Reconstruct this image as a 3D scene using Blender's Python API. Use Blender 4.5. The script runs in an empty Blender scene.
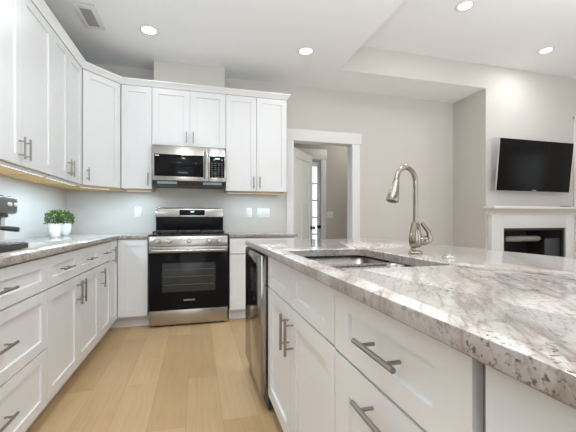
import bpy, bmesh, math, random
from mathutils import Matrix, Vector
R = math.radians
random.seed(7)
S = bpy.context.scene
C = S.collection

# ------------------------------------------------------------------ camera
cam_d = bpy.data.cameras.new('camera')
cam_d.sensor_width = 36.0
cam_d.lens = 335.0 / 576.0 * 36.0
cam_d.shift_y = 4.5 / 576.0
cam_d.clip_start = 0.02
cam = bpy.data.objects.new('camera', cam_d); C.objects.link(cam)
cam.location = (0, 0, 1.059)
cam.rotation_euler = (R(90), 0, -R(15.2267))
S.camera = cam
# ------------------------------------------------------------------ world
w = bpy.data.worlds.new('world'); S.world = w; w.use_nodes = True
bg = w.node_tree.nodes['Background']
bg.inputs[0].default_value = (0.86, 0.94, 1.0, 1); bg.inputs[1].default_value = 1.6
# ------------------------------------------------------------------ daylight through the rear and side windows
def area(name, loc, rot, sx, sy, power, col=(1, 1, 1), spread=180):
    l = bpy.data.lights.new(name, 'AREA'); l.shape = 'RECTANGLE'; l.size = sx; l.size_y = sy
    l.energy = power; l.color = col; l.spread = R(spread)
    o = bpy.data.objects.new(name, l); C.objects.link(o); o.location = loc; o.rotation_euler = rot
    return o
area('daylight_rear_window', (0.2, -3.38, 1.45), (R(90), 0, 0), 2.6, 2.3, 10, (0.86, 0.94, 1.0))
area('daylight_patio_window', (4.6, -3.38, 1.35), (R(90), 0, 0), 3.0, 2.4, 26, (0.86, 0.94, 1.0))
area('daylight_side_window', (7.38, 0.2, 1.45), (R(90), 0, R(90)), 2.6, 2.2, 14, (0.86, 0.94, 1.0))
# unseen upward-facing lamps, added to brighten the ceiling
area('ceiling_fill', (-0.05, -0.15, 1.2), (R(180-6), 0, 0), 0.7, 0.7, 72, (0.86, 0.94, 1.0), 170)
area('ceiling_fill_living', (3.2, 0.2, 1.3), (R(180-14), 0, 0), 0.7, 0.7, 54, (0.86, 0.94, 1.0), 170)
# ------------------------------------------------------------------ colour management
S.view_settings.view_transform = 'Standard'; S.view_settings.look = 'None'
S.view_settings.gamma = 1.0; S.view_settings.exposure = -0.02
S.view_settings.use_curve_mapping = False
S.cycles.max_bounces = 10; S.cycles.diffuse_bounces = 6; S.cycles.glossy_bounces = 5
S.cycles.sample_clamp_indirect = 6.0

# ================================================================== materials
def mat(name, col, rough=0.5, metal=0.0, emit=None, es=0.0, spec=0.5, var=0.0, vs=30.0, bump=0.0, bs=200.0, coat=0.0):
    m = bpy.data.materials.new(name); m.use_nodes = True
    nt = m.node_tree; b = nt.nodes['Principled BSDF']
    b.inputs['Base Color'].default_value = (*col, 1); b.inputs['Roughness'].default_value = rough
    b.inputs['Metallic'].default_value = metal; b.inputs['Specular IOR Level'].default_value = spec
    b.inputs['Coat Weight'].default_value = coat
    if emit: b.inputs['Emission Color'].default_value = (*emit, 1); b.inputs['Emission Strength'].default_value = es
    tc = nt.nodes.new('ShaderNodeTexCoord')
    n = nt.nodes.new('ShaderNodeTexNoise'); n.inputs['Scale'].default_value = vs; n.inputs['Detail'].default_value = 4
    nt.links.new(tc.outputs['Object'], n.inputs['Vector'])
    if var:
        mx = nt.nodes.new('ShaderNodeMix'); mx.data_type = 'RGBA'
        mx.inputs[6].default_value = (*[c * (1 - var) for c in col], 1); mx.inputs[7].default_value = (*[min(1, c * (1 + var)) for c in col], 1)
        nt.links.new(n.outputs['Fac'], mx.inputs[0]); nt.links.new(mx.outputs[2], b.inputs['Base Color'])
    if bump:
        n2 = nt.nodes.new('ShaderNodeTexNoise'); n2.inputs['Scale'].default_value = bs
        nt.links.new(tc.outputs['Object'], n2.inputs['Vector'])
        bp = nt.nodes.new('ShaderNodeBump'); bp.inputs['Strength'].default_value = bump; bp.inputs['Distance'].default_value = 0.002
        nt.links.new(n2.outputs['Fac'], bp.inputs['Height']); nt.links.new(bp.outputs['Normal'], b.inputs['Normal'])
    return m

def brushed(name, col, rough, axis='x', streak=0.10, rv=0.08):
    m = mat(name, col, rough, 1.0); nt = m.node_tree; b = nt.nodes['Principled BSDF']
    tc = nt.nodes.new('ShaderNodeTexCoord'); mp = nt.nodes.new('ShaderNodeMapping')
    mp.inputs['Scale'].default_value = {'x': (2, 300, 300), 'z': (300, 300, 2), 'y': (300, 2, 300)}[axis]
    n = nt.nodes.new('ShaderNodeTexNoise'); n.inputs['Scale'].default_value = 1.0; n.inputs['Detail'].default_value = 2
    nt.links.new(tc.outputs['Object'], mp.inputs[0]); nt.links.new(mp.outputs[0], n.inputs['Vector'])
    mr = nt.nodes.new('ShaderNodeMapRange'); mr.inputs[3].default_value = rough - rv / 2; mr.inputs[4].default_value = rough + rv / 2
    nt.links.new(n.outputs['Fac'], mr.inputs[0]); nt.links.new(mr.outputs[0], b.inputs['Roughness'])
    mx = nt.nodes.new('ShaderNodeMix'); mx.data_type = 'RGBA'
    mx.inputs[6].default_value = (*[c * (1 - streak) for c in col], 1); mx.inputs[7].default_value = (*[min(1, c * (1 + streak)) for c in col], 1)
    nt.links.new(n.outputs['Fac'], mx.inputs[0]); nt.links.new(mx.outputs[2], b.inputs['Base Color'])
    return m

def granite(name='granite', edge=False):
    m = bpy.data.materials.new(name); m.use_nodes = True
    nt = m.node_tree; b = nt.nodes['Principled BSDF']; N = nt.nodes.new; L = nt.links.new
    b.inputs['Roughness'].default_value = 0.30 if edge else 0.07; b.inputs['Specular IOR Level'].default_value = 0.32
    g = N('ShaderNodeNewGeometry')
    mp = N('ShaderNodeMapping'); mp.inputs['Rotation'].default_value = (0, 0, R(36)); L(g.outputs['Position'], mp.inputs[0])
    def noise(src, scale, detail, rough=0.6, dist=0.0):
        n = N('ShaderNodeTexNoise'); n.inputs['Scale'].default_value = scale; n.inputs['Detail'].default_value = detail
        n.inputs['Roughness'].default_value = rough; n.inputs['Distortion'].default_value = dist; L(src, n.inputs['Vector']); return n.outputs['Fac']
    def stretch(sc):
        k = N('ShaderNodeMapping'); k.inputs['Scale'].default_value = sc; L(mp.outputs[0], k.inputs[0]); return k.outputs[0]
    def rng(v, a, c, d=0.0, e=1.0):
        k = N('ShaderNodeMapRange'); k.inputs[1].default_value = a; k.inputs[2].default_value = c
        k.inputs[3].default_value = d; k.inputs[4].default_value = e; L(v, k.inputs[0]); return k.outputs[0]
    def mth(op, a, c):
        k = N('ShaderNodeMath'); k.operation = op
        for i, x in enumerate((a, c)):
            if isinstance(x, (int, float)): k.inputs[i].default_value = x
            else: L(x, k.inputs[i])
        return k.outputs[0]
    def mix(f, a, c):
        k = N('ShaderNodeMix'); k.data_type = 'RGBA'
        if isinstance(f, (int, float)): k.inputs[0].default_value = f
        else: L(f, k.inputs[0])
        for i, x in ((6, a), (7, c)):
            if isinstance(x, tuple): k.inputs[i].default_value = (*x, 1)
            else: L(x, k.inputs[i])
        return k.outputs[2]
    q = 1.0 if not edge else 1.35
    big = noise(stretch((2.6, 0.9, 1.5)), 1.3, 5, 0.6, 0.6)
    col = mix(rng(big, 0.36, 0.66), (0.67, 0.64, 0.60), (0.45, 0.395, 0.355)) if not edge else mix(rng(big, 0.36, 0.64), (0.42, 0.39, 0.36), (0.25, 0.225, 0.20))  # edge version has its shade painted in as a darker base tone
    # fine lineations drawn out along the bedding
    st = noise(stretch((26, 3.0, 14)), 1.6, 8, 0.72, 1.0)
    col = mix(mth('MULTIPLY', rng(st, 0.49, 0.62), 0.75), col, (0.35, 0.30, 0.272))
    cl = noise(stretch((7, 2.2, 5)), 1.8, 5, 0.6, 0.4)
    col = mix(mth('MULTIPLY', rng(cl, 0.52, 0.68), 0.45), col, (0.69, 0.68, 0.66))
    fine = noise(stretch((34, 16, 30)), 2.0, 6, 0.7)
    col = mix(mth('MULTIPLY', rng(fine, 0.54, 0.70), 0.45*q), col, (0.31, 0.268, 0.245))
    # long meandering veins: |noise-0.5| close to nought
    v1 = noise(stretch((1.9, 0.40, 1.0)), 1.55, 5, 0.58, 0.4)
    d1 = mth('ABSOLUTE', mth('SUBTRACT', v1, 0.5), 0.0)
    col = mix(mth('MULTIPLY', rng(d1, 0.0, 0.05, 1.0, 0.0), 0.35), col, (0.40, 0.335, 0.29))
    col = mix(mth('MULTIPLY', rng(d1, 0.0, 0.013, 1.0, 0.0), 0.70), col, (0.23, 0.18, 0.155))
    v2 = noise(stretch((5.2, 0.75, 3.0)), 1.4, 5, 0.62, 0.35)
    d2 = mth('ABSOLUTE', mth('SUBTRACT', v2, 0.5), 0.0)
    col = mix(mth('MULTIPLY', rng(d2, 0.0, 0.02, 1.0, 0.0), 0.42), col, (0.27, 0.235, 0.205))
    # a few bold veins crossing the slab along the bedding direction
    dv = N('ShaderNodeVectorMath'); dv.operation = 'DOT_PRODUCT'; dv.inputs[1].default_value = (0.82, -0.57, 0.0); L(g.outputs['Position'], dv.inputs[0])
    wob = mth('MULTIPLY', mth('SUBTRACT', noise(g.outputs['Position'], 4.5, 5, 0.6), 0.5), 0.16)
    cc = mth('ADD', dv.outputs['Value'], wob)
    brk = rng(noise(stretch((30, 8, 20)), 1.5, 5, 0.7), 0.36, 0.58)
    for c_, w_, f_, k_ in ((0.147, 0.030, 0.78, (0.24, 0.185, 0.155)), (0.295, 0.012, 0.62, (0.31, 0.26, 0.235)), (-0.135, 0.024, 0.6, (0.27, 0.215, 0.185)), (0.66, 0.014, 0.55, (0.32, 0.27, 0.24)), (-0.62, 0.03, 0.6, (0.28, 0.22, 0.19))):
        dd = mth('ABSOLUTE', mth('SUBTRACT', cc, c_), 0.0)
        col = mix(mth('MULTIPLY', mth('MULTIPLY', rng(dd, 0.0, w_, 1.0, 0.0), brk), f_), col, k_)
        col = mix(mth('MULTIPLY', rng(dd, 0.0, 0.0045, 1.0, 0.0), f_*0.8), col, k_)
    # burgundy garnets clustered along patches
    patch = rng(noise(stretch((3.0, 1.8, 2.0)), 2.2, 3), 0.38 if edge else 0.45, 0.60)
    sp = noise(mp.outputs[0], 92, 4, 0.65)
    col = mix(mth('MULTIPLY', mth('MULTIPLY', rng(sp, 0.53 if edge else 0.56, 0.61), patch), 0.88), col, (0.075, 0.056, 0.05))
    sp2 = noise(mp.outputs[0], 42, 4, 0.7)
    col = mix(mth('MULTIPLY', rng(sp2, 0.55 if edge else 0.62, 0.66), 0.65 if edge else 0.5), col, (0.17, 0.13, 0.115))
    L(col, b.inputs['Base Color'])
    return m

def oak():
    m = bpy.data.materials.new('oak_floor'); m.use_nodes = True
    nt = m.node_tree; b = nt.nodes['Principled BSDF']; N = nt.nodes.new; L = nt.links.new
    g = N('ShaderNodeNewGeometry')
    mp = N('ShaderNodeMapping'); mp.inputs['Rotation'].default_value = (0, 0, R(90)); mp.inputs['Location'].default_value = (0.35, 0.055, 0); L(g.outputs['Position'], mp.inputs[0])
    br = N('ShaderNodeTexBrick'); L(mp.outputs[0], br.inputs['Vector'])
    br.offset = 0.37; br.inputs['Scale'].default_value = 1.0
    br.inputs['Brick Width'].default_value = 1.45; br.inputs['Row Height'].default_value = 0.19
    br.inputs['Mortar Size'].default_value = 0.0012; br.inputs['Mortar Smooth'].default_value = 0.3; br.inputs['Bias'].default_value = 0.0
    br.inputs['Color1'].default_value = (0.455, 0.30, 0.155, 1); br.inputs['Color2'].default_value = (0.555, 0.385, 0.213, 1)
    br.inputs['Mortar'].default_value = (0.36, 0.24, 0.13, 1)
    k = N('ShaderNodeMapping'); k.inputs['Scale'].default_value = (26, 1.6, 1); L(g.outputs['Position'], k.inputs[0])
    n = N('ShaderNodeTexNoise'); n.inputs['Scale'].default_value = 1.6; n.inputs['Detail'].default_value = 8; n.inputs['Distortion'].default_value = 1.2; L(k.outputs[0], n.inputs['Vector'])
    n2 = N('ShaderNodeTexNoise'); n2.inputs['Scale'].default_value = 2.3; n2.inputs['Detail'].default_value = 3; L(g.outputs['Position'], n2.inputs['Vector'])
    r1 = N('ShaderNodeMapRange'); r1.inputs[3].default_value = 0.86; r1.inputs[4].default_value = 1.14; L(n.outputs['Fac'], r1.inputs[0])
    r2 = N('ShaderNodeMapRange'); r2.inputs[3].default_value = 0.86; r2.inputs[4].default_value = 1.14; L(n2.outputs['Fac'], r2.inputs[0])
    mu = N('ShaderNodeMath'); mu.operation = 'MULTIPLY'; L(r1.outputs[0], mu.inputs[0]); L(r2.outputs[0], mu.inputs[1])
    mx = N('ShaderNodeVectorMath'); mx.operation = 'SCALE'; L(br.outputs['Color'], mx.inputs[0]); L(mu.outputs[0], mx.inputs['Scale'])
    L(mx.outputs[0], b.inputs['Base Color']); b.inputs['Roughness'].default_value = 0.42; b.inputs['Specular IOR Level'].default_value = 0.4
    bp = N('ShaderNodeBump'); bp.inputs['Strength'].default_value = 0.15; bp.inputs['Distance'].default_value = 0.001
    L(n.outputs['Fac'], bp.inputs['Height']); L(bp.outputs['Normal'], b.inputs['Normal'])
    return m

M = dict(
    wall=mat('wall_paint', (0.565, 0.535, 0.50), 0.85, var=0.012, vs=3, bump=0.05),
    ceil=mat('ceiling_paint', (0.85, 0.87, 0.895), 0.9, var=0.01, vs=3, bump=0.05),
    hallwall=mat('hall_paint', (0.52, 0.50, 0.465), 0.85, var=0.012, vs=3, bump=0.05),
    trim=mat('trim_paint', (0.71, 0.70, 0.69), 0.4, var=0.008, vs=8),
    cab=mat('cabinet_paint', (0.735, 0.738, 0.743), 0.33, var=0.006, vs=6),
    gap=mat('carcass_gap_shade', (0.36, 0.35, 0.34), 0.6, var=0.02, vs=20),  # carcass painted dark to stand in for shade in the door gaps
    rawwood=mat('raw_plywood', (0.72, 0.47, 0.20), 0.6, var=0.16, vs=18),
    granite=granite(), graniteedge=granite('granite_shaded_edge', True), oak=oak(),
    steel=brushed('stainless', (0.47, 0.445, 0.41), 0.24, 'x'),
    steelz=brushed('stainless_upright', (0.52, 0.495, 0.46), 0.24, 'z'),
    dwsteel=brushed('dishwasher_steel', (0.36, 0.34, 0.32), 0.12, 'z', 0.05, 0.03),
    sink=brushed('sink_steel', (0.34, 0.315, 0.285), 0.28, 'y'),
    nickel=mat('brushed_nickel', (0.60, 0.565, 0.515), 0.27, 1.0, var=0.05, vs=60),
    pull=mat('pull_nickel', (0.34, 0.32, 0.30), 0.30, 1.0, var=0.05, vs=60),
    faucet=mat('faucet_nickel', (0.36, 0.32, 0.265), 0.13, 1.0, var=0.05, vs=40),
    blackglass=mat('black_glass', (0.008, 0.008, 0.009), 0.10, 0, spec=0.10, var=0.05, vs=5),
    window=mat('oven_window', (0.04, 0.04, 0.04), 0.12, 0, spec=0.25, var=0.1, vs=5),
    iron=mat('cast_iron', (0.018, 0.018, 0.019), 0.5, 0, var=0.2, vs=50, bump=0.2),
    enamel=mat('black_enamel', (0.012, 0.012, 0.013), 0.22, var=0.1, vs=20),
    darkplastic=mat('dark_plastic', (0.03, 0.031, 0.033), 0.42, var=0.1, vs=30),
    greyplastic=mat('grey_plastic', (0.13, 0.132, 0.135), 0.38, var=0.06, vs=30),
    white=mat('white_plastic', (0.76, 0.76, 0.755), 0.35, var=0.01, vs=20),
    ceramic=mat('white_ceramic', (0.86, 0.855, 0.84), 0.4, var=0.02, vs=30, bump=0.05, bs=60),
    soil=mat('potting_soil', (0.06, 0.045, 0.03), 0.95, var=0.4, vs=120, bump=0.5),
    leaf=mat('boxwood_leaf', (0.085, 0.155, 0.028), 0.5, var=0.75, vs=42),
    stem=mat('plant_stem', (0.09, 0.10, 0.035), 0.7, var=0.2, vs=60),
    light=mat('lamp_diffuser', (0.95, 0.95, 0.93), 0.5, emit=(1, 0.97, 0.92), es=9.0),
    led=mat('led_strip', (0.9, 0.9, 0.9), 0.5, emit=(0.72, 0.88, 1.0), es=0.55),
    mwlamp=mat('hood_lamp', (0.22, 0.33, 0.40), 0.3, emit=(0.55, 0.78, 0.95), es=0.08),
    digit=mat('clock_display', (0.2, 0.4, 0.5), 0.3, emit=(0.55, 0.85, 1.0), es=1.2),
    mark=mat('printed_mark', (0.62, 0.62, 0.62), 0.5, var=0.02, vs=20),
    keymark=mat('key_print', (0.07, 0.07, 0.07), 0.5, var=0.2, vs=60),
    screen=mat('tv_screen', (0.008, 0.0075, 0.007), 0.25, 0, spec=0.08, var=0.1, vs=3),
    silver=mat('silver_bezel', (0.62, 0.62, 0.62), 0.35, 0.5, var=0.02, vs=20),
    firemetal=mat('firebox_metal', (0.035, 0.035, 0.037), 0.45, 0.3, var=0.15, vs=12),
    firebrick=mat('firebox_lining', (0.05, 0.048, 0.046), 0.8, var=0.25, vs=14),
    log=mat('ceramic_log', (0.30, 0.29, 0.28), 0.7, var=0.4, vs=20, bump=0.4, bs=60),
    ventgrey=mat('vent_louvre', (0.34, 0.34, 0.335), 0.6, var=0.05, vs=20),
    ventdark=mat('vent_shadow', (0.28, 0.28, 0.28), 0.8, var=0.05, vs=20),
    bronze=mat('dark_bronze', (0.035, 0.03, 0.027), 0.35, 0.8, var=0.1, vs=30),
    doorpaint=mat('door_paint', (0.72, 0.735, 0.715), 0.4, var=0.01, vs=8),
    hose=mat('grey_hose', (0.25, 0.25, 0.26), 0.4, 0.6, var=0.05, vs=30),
)
def glass_mat():
    m = mat('window_glass', (0.9, 0.95, 0.97), 0.02, 0); b = m.node_tree.nodes['Principled BSDF']
    b.inputs['Transmission Weight'].default_value = 1.0; b.inputs['IOR'].default_value = 1.45
    return m
M['glass'] = glass_mat()

# ================================================================== mesh helpers
class MB:
    def __init__(s): s.bm = bmesh.new()
    def box(s, x0, x1, y0, y1, z0, z1, bev=0.0, seg=2):
        x0, x1 = sorted((x0, x1)); y0, y1 = sorted((y0, y1)); z0, z1 = sorted((z0, z1))
        vs = [s.bm.verts.new(p) for p in ((x0,y0,z0),(x1,y0,z0),(x1,y1,z0),(x0,y1,z0),(x0,y0,z1),(x1,y0,z1),(x1,y1,z1),(x0,y1,z1))]
        fs = [s.bm.faces.new([vs[i] for i in f]) for f in ((3,2,1,0),(4,5,6,7),(0,1,5,4),(1,2,6,5),(2,3,7,6),(3,0,4,7))]
        if bev:
            es = list({e for f in fs for e in f.edges})
            bmesh.ops.bevel(s.bm, geom=es, offset=bev, segments=seg, affect='EDGES', profile=0.5)
        return s
    def prism(s, pts, axis, a, b, bev=0.0):
        """closed polygon pts (2D) extruded along axis from a to b"""
        def P(p, t): return {'x': (t, p[0], p[1]), 'y': (p[0], t, p[1]), 'z': (p[0], p[1], t)}[axis]
        A = [s.bm.verts.new(P(p, a)) for p in pts]; B = [s.bm.verts.new(P(p, b)) for p in pts]
        fs = [s.bm.faces.new(A[::-1]), s.bm.faces.new(B)]
        n = len(pts)
        for i in range(n): fs.append(s.bm.faces.new((A[i], A[(i+1) % n], B[(i+1) % n], B[i])))
        bmesh.ops.recalc_face_normals(s.bm, faces=fs)
        if bev:
            es = list({e for f in fs for e in f.edges})
            bmesh.ops.bevel(s.bm, geom=es, offset=bev, segments=2, affect='EDGES', profile=0.5)
        return s
    def tube(s, pts, rad, n=14, cap=True):
        """pts list of Vector; rad number or list"""
        pts = [Vector(p) for p in pts]; m = len(pts)
        rs = rad if isinstance(rad, (list, tuple)) else [rad] * m
        T = []
        for i in range(m):
            t = (pts[min(i+1, m-1)] - pts[max(i-1, 0)]).normalized(); T.append(t)
        up = Vector((0, 0, 1)) if abs(T[0].z) < 0.9 else Vector((1, 0, 0))
        nrm = (up - T[0] * up.dot(T[0])).normalized(); rings = []
        for i in range(m):
            nrm = (nrm - T[i] * nrm.dot(T[i])).normalized(); bi = T[i].cross(nrm)
            rings.append([s.bm.verts.new(pts[i] + (nrm * math.cos(a) + bi * math.sin(a)) * rs[i]) for a in [2*math.pi*k/n for k in range(n)]])
        fs = []
        for i in range(m-1):
            for k in range(n):
                fs.append(s.bm.faces.new((rings[i][k], rings[i][(k+1) % n], rings[i+1][(k+1) % n], rings[i+1][k])))
                fs[-1].smooth = True
        if cap: fs.append(s.bm.faces.new(rings[0][::-1])); fs.append(s.bm.faces.new(rings[-1]))
        return s
    def lathe(s, prof, c=(0, 0, 0), n=32, axis='z'):
        """prof list of (r,h)"""
        rings = []
        def P(r, h, a):
            x, y = r*math.cos(a), r*math.sin(a)
            v = {'z': (x, y, h), 'y': (x, h, y), 'x': (h, x, y)}[axis]
            return (v[0]+c[0], v[1]+c[1], v[2]+c[2])
        for r, h in prof:
            if r < 1e-6: rings.append([s.bm.verts.new(P(0, h, 0))])
            else: rings.append([s.bm.verts.new(P(r, h, 2*math.pi*k/n)) for k in range(n)])
        fs = []
        for A, B in zip(rings, rings[1:]):
            for k in range(n):
                q = ([A[0]] if len(A) == 1 else [A[k], A[(k+1) % n]]) + ([B[0]] if len(B) == 1 else [B[(k+1) % n], B[k]])
                if len(q) > 2: f = s.bm.faces.new(q); f.smooth = True; fs.append(f)
        bmesh.ops.recalc_face_normals(s.bm, faces=fs)
        return s
    def xf(s, mtx): bmesh.ops.transform(s.bm, matrix=mtx, verts=s.bm.verts); return s
    def build(s, name, m, parent=None, label=None, sharp=True):
        me = bpy.data.meshes.new(name); s.bm.to_mesh(me); s.bm.free(); me.materials.append(M[m] if isinstance(m, str) else m)
        if sharp:
            try: me.set_sharp_from_angle(angle=R(40))
            except Exception: pass
        o = bpy.data.objects.new(name, me); C.objects.link(o)
        if parent: o.parent = parent
        if label: o['label'] = label
        return o
def tag(o, label, cat, group=None, kind=None):
    o['label'] = label; o['category'] = cat
    if group: o['group'] = group
    if kind: o['kind'] = kind
    return o
def thing(name, label, cat, loc=(0, 0, 0), rotz=0.0, group=None):
    o = bpy.data.objects.new(name, None); C.objects.link(o); o.location = loc; o.rotation_euler = (0, 0, R(rotz))
    return tag(o, label, cat, group)
def struct(name, mb, m, label=None, parent=None):
    o = mb.build(name, m, parent); o['kind'] = 'structure'
    if label: o['label'] = label
    return o

# ================================================================== room shell
XL, YW, ZC, ZT = -1.38, 4.185, 2.815, 3.125
YF = 3.60          # chimney breast front, rear edge of the raised ceiling
XT = 1.60          # left edge of the raised ceiling
XR, YR = 7.4, -3.4
struct('floor', MB().box(XL-.1, XR+.1, YR-.1, 5.5, -.1, 0), 'oak', 'light oak plank floor')
ce = MB().box(XL-.1, XT, YR-.1, YW+.12, ZC, 3.3).box(XT, XR+.1, YF, YW+.12, ZC, 3.3).box(XT, XR+.1, YR-.1, YF, ZT, 3.3)
o = struct('ceiling', ce, 'ceil', 'pale ceiling with a raised tray on the right')
o.data.materials.append(M['wall'])
for p in o.data.polygons:
    if abs(p.normal.z) < 0.5: p.material_index = 1
struct('wall_left', MB().box(XL-.1, XL, YR-.1, YW+.12, 0, ZC), 'wall', 'wall behind the left cabinet run')
DX0, DX1, DZ = 1.21, 2.04, 2.095
struct('wall_back', MB().box(XL, DX0-.015, YW, YW+.12, 0, ZC).box(DX1+.015, XR, YW, YW+.12, 0, ZC).box(DX0-.015, DX1+.015, YW, YW+.12, DZ+.015, ZC), 'wall', 'warm grey back wall')
CX0, CX1 = 3.70, 6.30     # chimney breast
FX0, FX1, FZ = 3.945, 5.057, 0.955
struct('wall_chimney', MB().box(CX0, FX0-.06, YF, YW-.001, 0, ZC).box(FX1+.06, CX1, YF, YW-.001, 0, ZC).box(FX0-.06, FX1+.06, YF, YW-.001, FZ+.06, ZC), 'wall', 'pale chimney breast wall')
struct('wall_right', MB().box(XR, XR+.1, YR, -1.1, 0, 3.2).box(XR, XR+.1, 1.5, YW, 0, 3.2).box(XR, XR+.1, -1.1, 1.5, 0, .35).box(XR, XR+.1, -1.1, 1.5, 2.55, 3.2), 'wall')
rear = MB().box(XL, -1.1, YR-.1, YR, 0, 3.2).box(1.5, 3.1, YR-.1, YR, 0, 3.2).box(6.1, XR, YR-.1, YR, 0, 3.2)
rear.box(-1.1, 1.5, YR-.1, YR, 0, .3).box(-1.1, 1.5, YR-.1, YR, 2.6, 3.2).box(3.1, 6.1, YR-.1, YR, 2.55, 3.2).box(3.1, 6.1, YR-.1, YR, 0, .15)
struct('wall_rear', rear, 'wall')
# boxed chase above the microwave cabinet
struct('wall_chase', MB().box(-.455, .312, 3.925, YW-.001, 2.3, ZC-.001), 'wall', 'boxed duct chase above the microwave cabinet')
# hall beyond the doorway
HY = 5.35
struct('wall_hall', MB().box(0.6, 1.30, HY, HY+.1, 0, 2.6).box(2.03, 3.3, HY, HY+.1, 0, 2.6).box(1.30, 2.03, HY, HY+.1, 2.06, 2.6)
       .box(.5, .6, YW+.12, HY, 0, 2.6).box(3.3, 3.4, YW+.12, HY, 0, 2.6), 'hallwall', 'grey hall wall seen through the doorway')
struct('ceiling_hall', MB().box(.5, 3.4, YW+.121, HY+.1, 2.6, 2.7), 'ceil')
struct('baseboard_back', MB().box(DX1+.14, CX0-.001, YW-.016, YW-.0005, 0, .13, .003), 'trim')
struct('baseboard_chimney', MB().box(CX0-.016, CX0-.0005, YF, YW-.018, 0, .13, .003), 'trim')

# doorway casing
cz = MB().box(1.115, DX0, YW-.022, YW-.0005, 0, DZ, .002).box(DX1, 2.155, YW-.022, YW-.0005, 0, DZ, .002)
cz.box(1.11, 2.18, YW-.027, YW-.0005, DZ, 2.245, .002)
cz.box(DX0-.014, DX0, YW-.0005, YW+.135, 0, DZ-.0005).box(DX1, DX1+.014, YW-.0005, YW+.135, 0, DZ-.0005).box(DX0, DX1, YW-.0005, YW+.135, DZ-.0005, DZ+.014)
struct('trim_1', cz, 'trim', 'white flat casing with tall header round the hall doorway')
# open door leaf
def panel_front(mb, x0, x1, z0, z1, rails, stile, th, rec, fy=0.0):
    """front face at y=fy with recessed rectangles listed in rails [(xa,xb,za,zb)], thickness th towards +y"""
    xs = sorted({x0, x1, *[v for r in rails for v in r[:2]]}); zs = sorted({z0, z1, *[v for r in rails for v in r[2:]]})
    bm = mb.bm
    def q(*ps): bm.faces.new([bm.verts.new(p) for p in ps])
    for xa, xb in zip(xs, xs[1:]):
        for za, zb in zip(zs, zs[1:]):
            cx, cz_ = (xa+xb)/2, (za+zb)/2
            if any(r[0] < cx < r[1] and r[2] < cz_ < r[3] for r in rails): continue
            q((xa, fy, za), (xb, fy, za), (xb, fy, zb), (xa, fy, zb))
    for xa, xb, za, zb in rails:
        k = 0.0010; y = fy + rec
        q((xa+k, y, za+k), (xb-k, y, za+k), (xb-k, y, zb-k), (xa+k, y, zb-k))
        q((xa, fy, za), (xb, fy, za), (xb-k, y, za+k), (xa+k, y, za+k)); q((xb, fy, zb), (xa, fy, zb), (xa+k, y, zb-k), (xb-k, y, zb-k))
        q((xa, fy, zb), (xa, fy, za), (xa+k, y, za+k), (xa+k, y, zb-k)); q((xb, fy, za), (xb, fy, zb), (xb-k, y, zb-k), (xb-k, y, za+k))
    q((x0, fy+th, z0), (x0, fy+th, z1), (x1, fy+th, z1), (x1, fy+th, z0))
    q((x0, fy, z0), (x0, fy, z1), (x0, fy+th, z1), (x0, fy+th, z0)); q((x1, fy, z1), (x1, fy, z0), (x1, fy+th, z0), (x1, fy+th, z1))
    q((x0, fy, z0), (x0, fy+th, z0), (x1, fy+th, z0), (x1, fy, z0)); q((x0, fy+th, z1), (x0, fy, z1), (x1, fy, z1), (x1, fy+th, z1))
    return mb
def weld(mb):
    bmesh.ops.remove_doubles(mb.bm, verts=mb.bm.verts, dist=1e-5); bmesh.ops.recalc_face_normals(mb.bm, faces=mb.bm.faces); return mb

d1 = bpy.data.objects.new('door_1', None); C.objects.link(d1); d1.location = (1.225, YW+.14, 0); d1.rotation_euler = (0, 0, R(50))
d1['kind'] = 'structure'; d1['label'] = 'white panelled door standing open into the hall'
mb = weld(panel_front(MB(), .005, .80, .01, 2.06, [(.12, .685, 1.42, 1.94), (.12, .37, .22, 1.30), (.435, .685, .22, 1.30)], .1, .036, .009))
mb.build('door_leaf', 'doorpaint', d1)
for zz in (.25, 1.03, 1.82): MB().box(-.012, .004, -.006, .03, zz-.045, zz+.045, .001).build('hinge', 'bronze', d1)
MB().lathe([(0, -.062), (.018, -.062), (.027, -.05), (.027, -.04), (.012, -.03), (.011, -.008), (.03, -.007), (.03, 0)], (.74, 0, .945), 24, 'y').build('door_knob', 'bronze', d1)
# far glazed door in the hall
d2 = bpy.data.objects.new('door_2', None); C.objects.link(d2); d2.location = (1.30, HY+.02, 0); d2['kind'] = 'structure'
d2['label'] = 'white glazed outer door at the end of the hall'
f = MB().box(.002, .12, 0, .045, .01, 2.055).box(.685, .728, 0, .045, .01, 2.055).box(.12, .685, 0, .045, .01, .25).box(.12, .685, 0, .045, 1.98, 2.055)
f.build('door_frame', 'doorpaint', d2)
mu = MB()
for k in range(1, 6): mu.box(.12, .685, .01, .035, .25+k*.288-.011, .25+k*.288+.011)
mu.box(.39, .41, .01, .035, .25, 1.98); mu.build('muntin', 'doorpaint', d2)
MB().box(.12, .685, .020, .025, .25, 1.98).build('pane', 'glass', d2)
MB().lathe([(0, -.06), (.02, -.06), (.026, -.048), (.012, -.03), (.011, -.006), (.03, -.005), (.03, 0)], (.705, 0, .95), 20, 'y').build('door_knob', 'bronze', d2)
struct('trim_2', MB().box(1.20, 1.30, HY-.02, HY-.0005, 0, 2.09, .002).box(2.03, 2.125, HY-.02, HY-.0005, 0, 2.09, .002).box(1.19, 2.14, HY-.025, HY-.0005, 2.09, 2.262, .002), 'trim', 'white casing round the hall outer door')
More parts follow.
